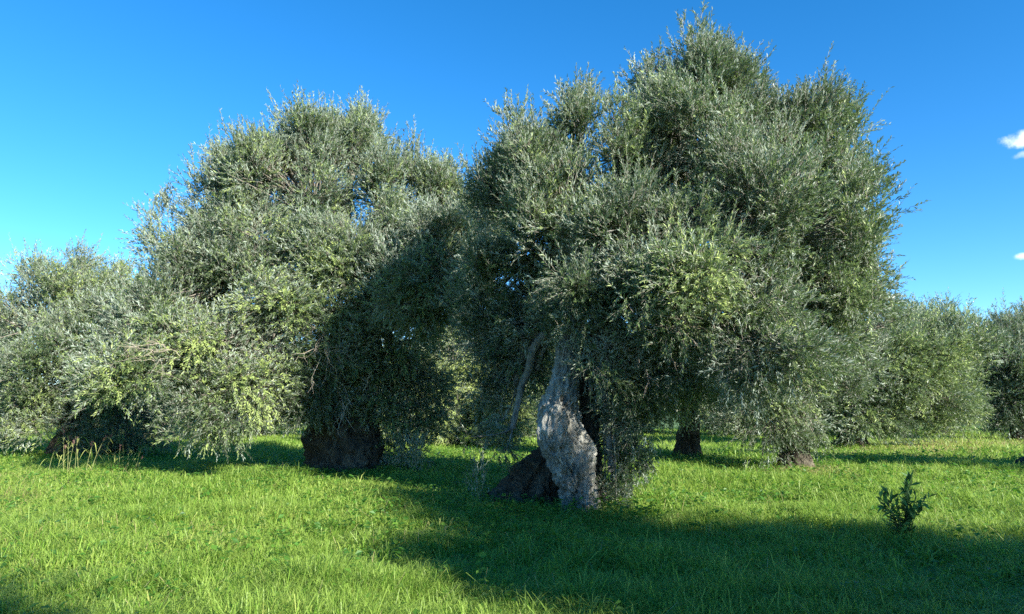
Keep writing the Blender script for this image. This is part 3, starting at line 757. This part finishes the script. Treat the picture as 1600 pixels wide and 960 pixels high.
# ---------------------------------------------------------------- sapling in the foreground at the right
sp = G(1415, 858)
sap = empty('sapling', sp)
tag(sap, 'small dark broad-leaved sapling standing alone in the grass at the right', 'sapling')
rs = np.random.RandomState(5); acc = Acc(); lac = Acc()
kk = px_per_m(sp.y)
for k in range(10):
    tip = sp + Vector((rs.uniform(-0.3, 0.28), rs.uniform(-0.2, 0.2), rs.uniform(0.5, 0.84)))
    mid = sp + Vector(((tip.x - sp.x) * 0.25, (tip.y - sp.y) * .3, tip.z * 0.55))
    b0 = sp + Vector((rs.uniform(-.03, .03), rs.uniform(-.03, .03), -0.02))
    pts = bez(tuple(b0), tuple(mid), tuple(tip), 12)
    tube(acc, pts, np.linspace(0.006, 0.002, 12), 5)
    idx = np.repeat(np.arange(4, 12), 3); n = len(idx)
    base = pts[idx] + rs.randn(n, 3) * 0.01
    out_ = norm(pts[-1] - pts[5])
    axd = norm(out_ * 0.5 + rs.randn(n, 3) * 0.6 + np.array([-0.25, 0, 0.2]))
    L = rs.uniform(0.06, 0.16, n)
    leaves(lac, base, axd, rs.randn(n, 3) * 0.5 + [0, -0.2, 1], L * 1.15, L * 0.34, rs.rand(n))
acc.build('stem', [M_bark_dark], sap, smooth=True)
lac.build('foliage', [M_sapling], sap)

# ---------------------------------------------------------------- dry reeds at the left
def reed_clump(label, px, py, Y_stalks, hs, seed, spread=0.25):
    g = G(px, py); root = empty('reed_clump', g); rs = np.random.RandomState(seed)
    tag(root, label, 'reeds', 'dry reeds standing in front of the left tree')
    sa = Acc(); la = Acc(); ha = Acc()
    for h in hs:
        h = h * 1.2
        b = np.array(g) + [rs.uniform(-spread, spread), rs.uniform(-.2, .2), -0.03]
        lean = rs.uniform(-0.25, 0.3)
        tip = b + np.array([lean * h, rs.uniform(-.1, .1), h])
        pts = bez(b, (b + tip) / 2 + np.array([-lean * 0.25 * h, 0, 0.1]), tip, 10)
        tube(sa, pts, np.linspace(0.0065, 0.003, 10), 5)
        for q in range(5):           # arching narrow leaves
            s = pts[rs.randint(1, 9)]; az = rs.rand() * 6.28
            d = np.array([math.cos(az), math.sin(az), 0.0])
            w = 0.017; l = rs.uniform(0.25, 0.5)
            p = bez(s, s + d * l * 0.4 + [0, 0, l * 0.6], s + d * l * 0.9 + [0, 0, -l * rs.rand() * 0.5], 7)
            sdv = np.cross(d, [0, 0, 1.0]); ww = (w * np.sin(np.linspace(0.5, np.pi, 7)))[:, None]
            v = np.concatenate([p - sdv * ww / 2, p + sdv * ww / 2])
            f = [[i, i + 7, i + 8, i + 1] for i in range(6)]
            la.add(v, np.full(6, 4), np.array(f).ravel(), np.full(14, 0.85 + 0.1 * rs.rand()))
        sa.build('stalk', [M_reed], root, smooth=True); sa = Acc()
        if rs.rand() < 0.5:
            n = 22; base = pts[-1] + (pts[-2] - pts[-1]) * rs.rand(n, 1) * 1.2
            tw = np.stack([base, base + rs.randn(n, 3) * 0.025 + [0, 0, 0.035]], 1)
            twigs(ha, tw, np.full((n, 2), 0.0035), 0.5, 0)
            ha.build('seed_head', [M_seed], root); ha = Acc()
    la.build('blade', [M_grass], root)
reed_clump('tallest clump of pale dry reeds with purplish seed heads, at the left edge', 92, 752, None, [1.0, 0.95, 0.85, 0.8, 0.7, 0.9, 0.6], 3, 0.32)
reed_clump('two leaning dry reeds just right of the tallest reed clump', 124, 750, None, [0.85, 0.75, 0.6], 4, 0.22)
reed_clump('faint thin reeds standing in the shade further right of the pale reeds', 152, 742, None, [0.85, 0.6, 0.5], 6, 0.2)
reed_clump('dark leafy weed clump in the shade beneath the lowest left branch', 212, 740, None, [0.6, 0.5, 0.7, 0.45, 0.4, 0.6, 0.35], 9, 0.45)

# ---------------------------------------------------------------- stump at the right edge
st = empty('tree_stump', G(1606, 738))
tag(st, 'dark low stump cut by the right edge of the photo', 'stump')
ta = Acc()
c = G(1606, 738)
trunk_loft(ta, [(c + Vector((0, 0, -0.1)), 0.36), (c + Vector((0, 0, 0.15)), 0.33), (c + Vector((0, 0, 0.3)), 0.27), (c + Vector((0, 0, 0.38)), 0.14)], seg=60, rowsper=0.02, seed=14, amp=0.2)
ta.build('trunk', [M_bark_dark], st, smooth=True)

# ---------------------------------------------------------------- trees of the same grove standing behind and beside the viewer (they cast the shade in the foreground)
near, _ = make_olive('olive tree behind the viewer whose shadow darkens the lower right grass', 'olive trees around the viewer', Vector((9.6, -1.2, 0)),
    lambda a: trunk_loft(a, [(Vector((9.6, -1.2, -0.1)), 0.5), (Vector((9.65, -1.2, 0.8)), 0.38), (Vector((9.7, -1.1, 1.8)), 0.3), (Vector((9.6, -1.0, 2.6)), 0.2)], seg=50, rowsper=0.06, seed=3),
    (9.6, -1.0, 2.5), [(Vector((9.6, -1.0, 3.8)), 2.7, 2.7, 1.9, 0.0, 1, 0), (Vector((10.6, -0.4, 3.2)), 2.2, 2.2, 1.6, 0.3, 1, 0), (Vector((8.4, -2.0, 3.2)), 2.0, 2.2, 1.6, 0.3, 1, 0), (Vector((9.6, -1.2, 5.4)), 1.8, 1.8, 1.2, 0.0, 1, 0), (Vector((10.3, -0.4, 6.8)), 1.3, 1.3, 1.2, 0.0, 1, 0)],
    600, 26, 0.14, 83, nleaf=10, clump_r=0.5, shoot_len=0.35)
for (x, y, sc, rz, lab) in ((5.0, -5.5, 0.83, 2.0, 'olive tree behind the viewer whose shadow tip darkens the lower left corner'),
                            (19.5, 13.5, 0.95, 1.1, 'olive tree beyond the right edge casting shade strips over the far grass')):
    r = near.copy(); scn.collection.objects.link(r)
    r.location = (x, y, 0); r.rotation_euler = (0, 0, rz); r.scale = (sc, sc, sc); r['label'] = lab
    for ch in list(near.children):
        c = ch.copy(); scn.collection.objects.link(c); c.parent = r
